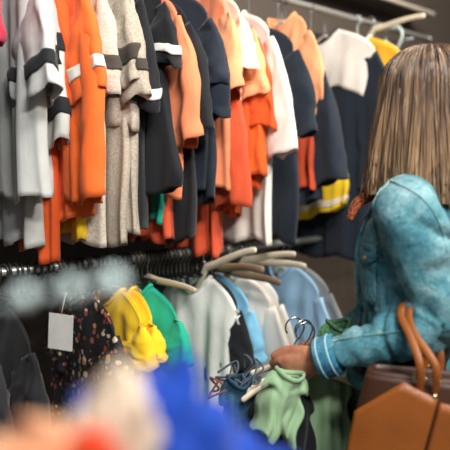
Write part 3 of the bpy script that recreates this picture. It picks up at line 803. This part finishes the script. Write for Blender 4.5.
held('dress', 'long dark sage dress hanging below her wrist beside the bag', 'dress', sage2, 322, 358, 1.60, gz(520, 1.6), .085, wh=.11, sl=0, folds=.02, dip=.02)
held('top', 'black top hanging behind the sage blouse', 'top', cBlack, 282, 384, 1.56, gz(500, 1.56), .085, sl=0, dip=.02)
dn_ = held('dress', 'dark denim dress with tangled cord ties, left of the sage blouse', 'dress', denimd, 239, 378, 1.56, gz(500, 1.56), .05, wh=.062, sl=0, dip=.02)
for q in range(6):
    c = Vector((rnd.uniform(-.02, .02), rnd.uniform(-.045, .045), at_d(239, 378, 1.56).z - gz(500, 1.56) + rnd.uniform(-.03, .03)))
    P = [c + Vector((rnd.uniform(-.02, .03), rnd.uniform(-.03, .03), rnd.uniform(-.03, .03))) for _ in range(7)]
    b = MB(); b.tube(catmull(P, 5), .0028, 6, ease=True); b.build('tie', fabric('#7d4636') if q == 4 else fabric('#4a5560'), dn_)
held('blouse', 'leaf patterned green blouse showing above and below her cuff', 'blouse', leaf, 338, 322, 1.66, gz(470, 1.66), .06, sl=.16, shw=.04, dip=.02)

# ------------------------------------------------------------------ brown leather bag on her arm
lea = leather('#8c4d18'); lea_shade = leather('#3a1f0e'); brass = plain('#d8c39a', .25, 1.0)  # darker gusset leather, with shade under her arm put into its colour
AP = E_.lerp(W_, .30) + Zd * .06             # where the handles cross the forearm
bw = (RT * .93 - FH * .37).normalized(); bn = Vector((bw.y, -bw.x, 0))   # width axis; front normal
if bn.dot(FH) > 0: bn = -bn
BC = at_d(428, 476, 1.36)
bag = empty('handbag', BC - Zd * .13); tag(bag, 'tan brown leather handbag hanging from the crook of her arm', 'handbag')
bO = BC - Zd * .13
def bp(w_, n_, z): return bw * w_ + bn * n_ + Zd * z
topz = at_d(420, 379, 1.33).z - bO.z
rows = []
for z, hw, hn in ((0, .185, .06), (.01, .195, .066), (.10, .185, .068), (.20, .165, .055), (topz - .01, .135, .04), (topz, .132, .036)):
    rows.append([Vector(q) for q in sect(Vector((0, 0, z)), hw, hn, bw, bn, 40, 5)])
b = MB(); b.loft(rows); b.build('bag_body', lea_shade, bag)
def fn(z): return interp([0, .01, .10, .20, topz - .01, topz], [.06, .066, .068, .055, .04, .036], z)
def panel(ul, ur, top, name='front_panel'):
    rows = []
    for i in range(21):
        t = i / 20; r_ = []
        for j in range(17):
            q = j / 16; u0 = interp([0, 1], [ul[0], ur[0]], t); u1 = interp([0, 1], [ul[1], ur[1]], t)
            zt = interp([x[0] for x in top], [x[1] for x in top], u1); z = .012 + (zt - .012) * q
            r_.append(bp(u0 + (u1 - u0) * q, fn(z) + .005 + .004 * math.sin(PI * t), z))
        rows.append(r_)
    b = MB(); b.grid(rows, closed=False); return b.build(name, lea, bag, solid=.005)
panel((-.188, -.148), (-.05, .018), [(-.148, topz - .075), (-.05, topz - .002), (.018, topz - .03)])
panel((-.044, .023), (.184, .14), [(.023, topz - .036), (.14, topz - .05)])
rows = []
for z, hw, hn in ((topz - .003, .132, .036), (topz + .008, .130, .034), (topz + .009, .120, .026), (topz - .002, .12, .024)):
    rows.append([Vector(q) for q in sect(Vector((0, 0, z)), hw, hn, bw, bn, 40, 5)])
b = MB(); b.grid(rows); b.build('rim', lea_shade, bag)
b = MB(); b.box(bp(.085, .068, topz - .11), (.03, .01, .045), Matrix((bw, bn, Zd)).transposed()); b.build('clasp', plain('#6f6350', .3, 1.0), bag, bevel=.003)
apl = AP - bO
for i, wq in enumerate((-.018, .012)):
    P = catmull([bp(wq, .044, topz - .02), bp(wq - .0, .055, topz + .04), (bp(wq, .05, topz + .02)).lerp(apl + bn * .07, .62), apl + bn * .052 - Zd * .012 + bw * (.016 * (i - .5)), apl + bn * .01 + Zd * .008 + bw * (.016 * (i - .5)), apl - bn * .06 - Zd * .02, bp(wq, -.06, topz + .05), bp(wq, -.045, topz - .02)], 6)
    b = MB(); b.tube(P, .0085, 10, .42, ref=tuple(bw)); hd = b.build('handle', lea, bag)
    for sg in (1, -1):
        rp = bp(wq, sg * .05, topz + .012)
        b = MB(); b.tube([rp + (bw * math.cos(a) + Zd * math.sin(a)) * .012 for a in [2 * PI * q / 20 for q in range(21)]], .0025, 8); b.build('ring', brass, hd)
        b = MB(); b.ellipsoid(bp(wq, sg * .046, topz - .025), (.006, .006, .006)); b.build('rivet', brass, hd)

# ------------------------------------------------------------------ display table with a heap of clothes, close to the lens
TZP = 1.0
tc = at_d(80, 400, .42)
tb = empty('display_table', (tc.x - .1, tc.y, 0), TH - PI / 2); tag(tb, 'low display table under the blurred clothes at lower left', 'table')
b = MB(); b.box((0, 0, TZP - .015), (.62, .42, .03)); b.build('table_top', wood('#8a735c'), tb, smooth=False, bevel=.004)
for sx in (-1, 1):
    for sy in (-1, 1):
        b = MB(); b.tube([(sx * .28, sy * .18, 0), (sx * .28, sy * .18, TZP - .03)], .014, 10); b.build('leg', steel, tb)
def heap(name, label, cat, mat, pts, dep, half, sd):
    """a crumpled garment thrown over the heap: ridge line given by points, folded cloth falling to the table on both sides"""
    P = catmull([at_d(u, v, dep) for u, v in pts], 8); base = P[0].copy(); base.z = TZP
    o = empty(name, base); tag(o, label, cat); rows = []
    for i, p in enumerate(P):
        row = []
        for j in range(33):
            q = -1 + 2 * j / 32; h = (p.z - TZP) * (1 - abs(q) ** 1.7)
            n = Vector((noise.noise((i * .16 + sd, q * 3, 1)), noise.noise((i * .16, q * 3 + sd, 5)), noise.noise((i * .22, q * 4, sd + 9)))) * .02
            r = Vector((p.x, p.y, TZP + .004 + h)) + FH * half * q + n * (1 - abs(q)) + Zd * (.009 * math.sin(q * 9 + i * .25 + sd) * (1 - abs(q)))
            r.z = max(r.z, TZP + .003); row.append(r - base)
        rows.append(row)
    b = MB(); b.grid(rows, closed=False); b.build('cloth', mat, o, solid=.003); return o
cb = fabric('#0a3896'); cbe = fabric('#cdbda8'); cpe = fabric('#d8a27c'); crd = fabric('#dc4420')
heap('jumper', 'bright blue jumper heaped across the bottom of the picture', 'jumper', cb, [(35, 462), (58, 436), (85, 412), (115, 390), (150, 373), (180, 370), (202, 398), (230, 434), (262, 460), (300, 480)], .52, .10, 3)
heap('jumper', 'beige jumper crumpled in front of the blue one', 'jumper', cbe, [(72, 450), (84, 412), (100, 390), (122, 386), (142, 400), (156, 440)], .46, .05, 8)
heap('jumper', 'peach jumper at the bottom left corner of the heap', 'jumper', cpe, [(-40, 456), (-10, 446), (25, 440), (55, 438), (78, 454)], .44, .05, 14)
heap('jumper', 'orange red jumper edge between the peach and blue ones', 'jumper', crd, [(25, 480), (50, 462), (78, 450), (98, 462), (112, 480)], .42, .03, 21)
for i, (px, py, nm) in enumerate(((8, 303, 'leftmost'), (24, 296, 'second'), (50, 292, 'third'), (71, 289, 'fourth'), (92, 286, 'fifth'), (113, 282, 'rightmost'))):
    p = at_d(px, py, .43)
    h = empty('clothes_hanger', (p.x, p.y, p.z)); tag(h, f'{nm} of six blurred shiny hanger hooks rising from the heap', 'hanger')
    b = MB(); b.tube([q for q in catmull([(0, 0, 0), (0, .012, .006), (0, .02, -.008), (0, .012, -.03), (0, .01, -.12)], 5)], .0008, 6); b.build('hook', blackplastic, h)
    b = MB(); q_ = (.003, .0068, .0035, .0068, .0036, .0085)[i]; b.ellipsoid((0, 0, 0), (q_, q_, q_)); b.build('glint_bead', plain('#cfe6e8', .15), h)  # pale bead added as the hook's glint, sized for its brightness
    b = MB(); b.tube([(0, .01 - .06, -.15), (0, .01, -.12), (0, .01 + .06, -.15)], .004, 8, ease=True); b.build('bar', blackplastic, h)

# ------------------------------------------------------------------ light
def area(name, loc, target, size, power, col=(1, .93, .84)):
    l = bpy.data.lights.new(name, 'AREA'); l.shape = 'RECTANGLE'; l.size, l.size_y = size; l.energy = power; l.color = col
    o = bpy.data.objects.new(name, l); COL.objects.link(o); o.location = loc
    o.rotation_euler = (Vector(target) - Vector(loc)).to_track_quat('-Z', 'Y').to_euler(); return o
area('ceiling_lamp', (1.0, -.15, 3.05), (1.5, 1.4, 1.15), (.5, .3), 64, (1, .94, .86))
area('ceiling_lamp', (2.6, .35, 3.05), (2.0, 1.5, 1.4), (.5, .3), 70, (1, .9, .76))
area('ceiling_lamp', (.1, .0, 3.05), (.9, 1.5, 1.4), (.5, .3), 28, (.97, .97, 1))
area('ceiling_lamp', (.2, -1.2, 3.05), (.9, .6, 1.2), (.6, .4), 105, (1, .95, .88))
w = bpy.data.worlds.new('world'); SC.world = w; w.use_nodes = True
w.node_tree.nodes['Background'].inputs[0].default_value = (.85, .88, .95, 1); w.node_tree.nodes['Background'].inputs[1].default_value = .16
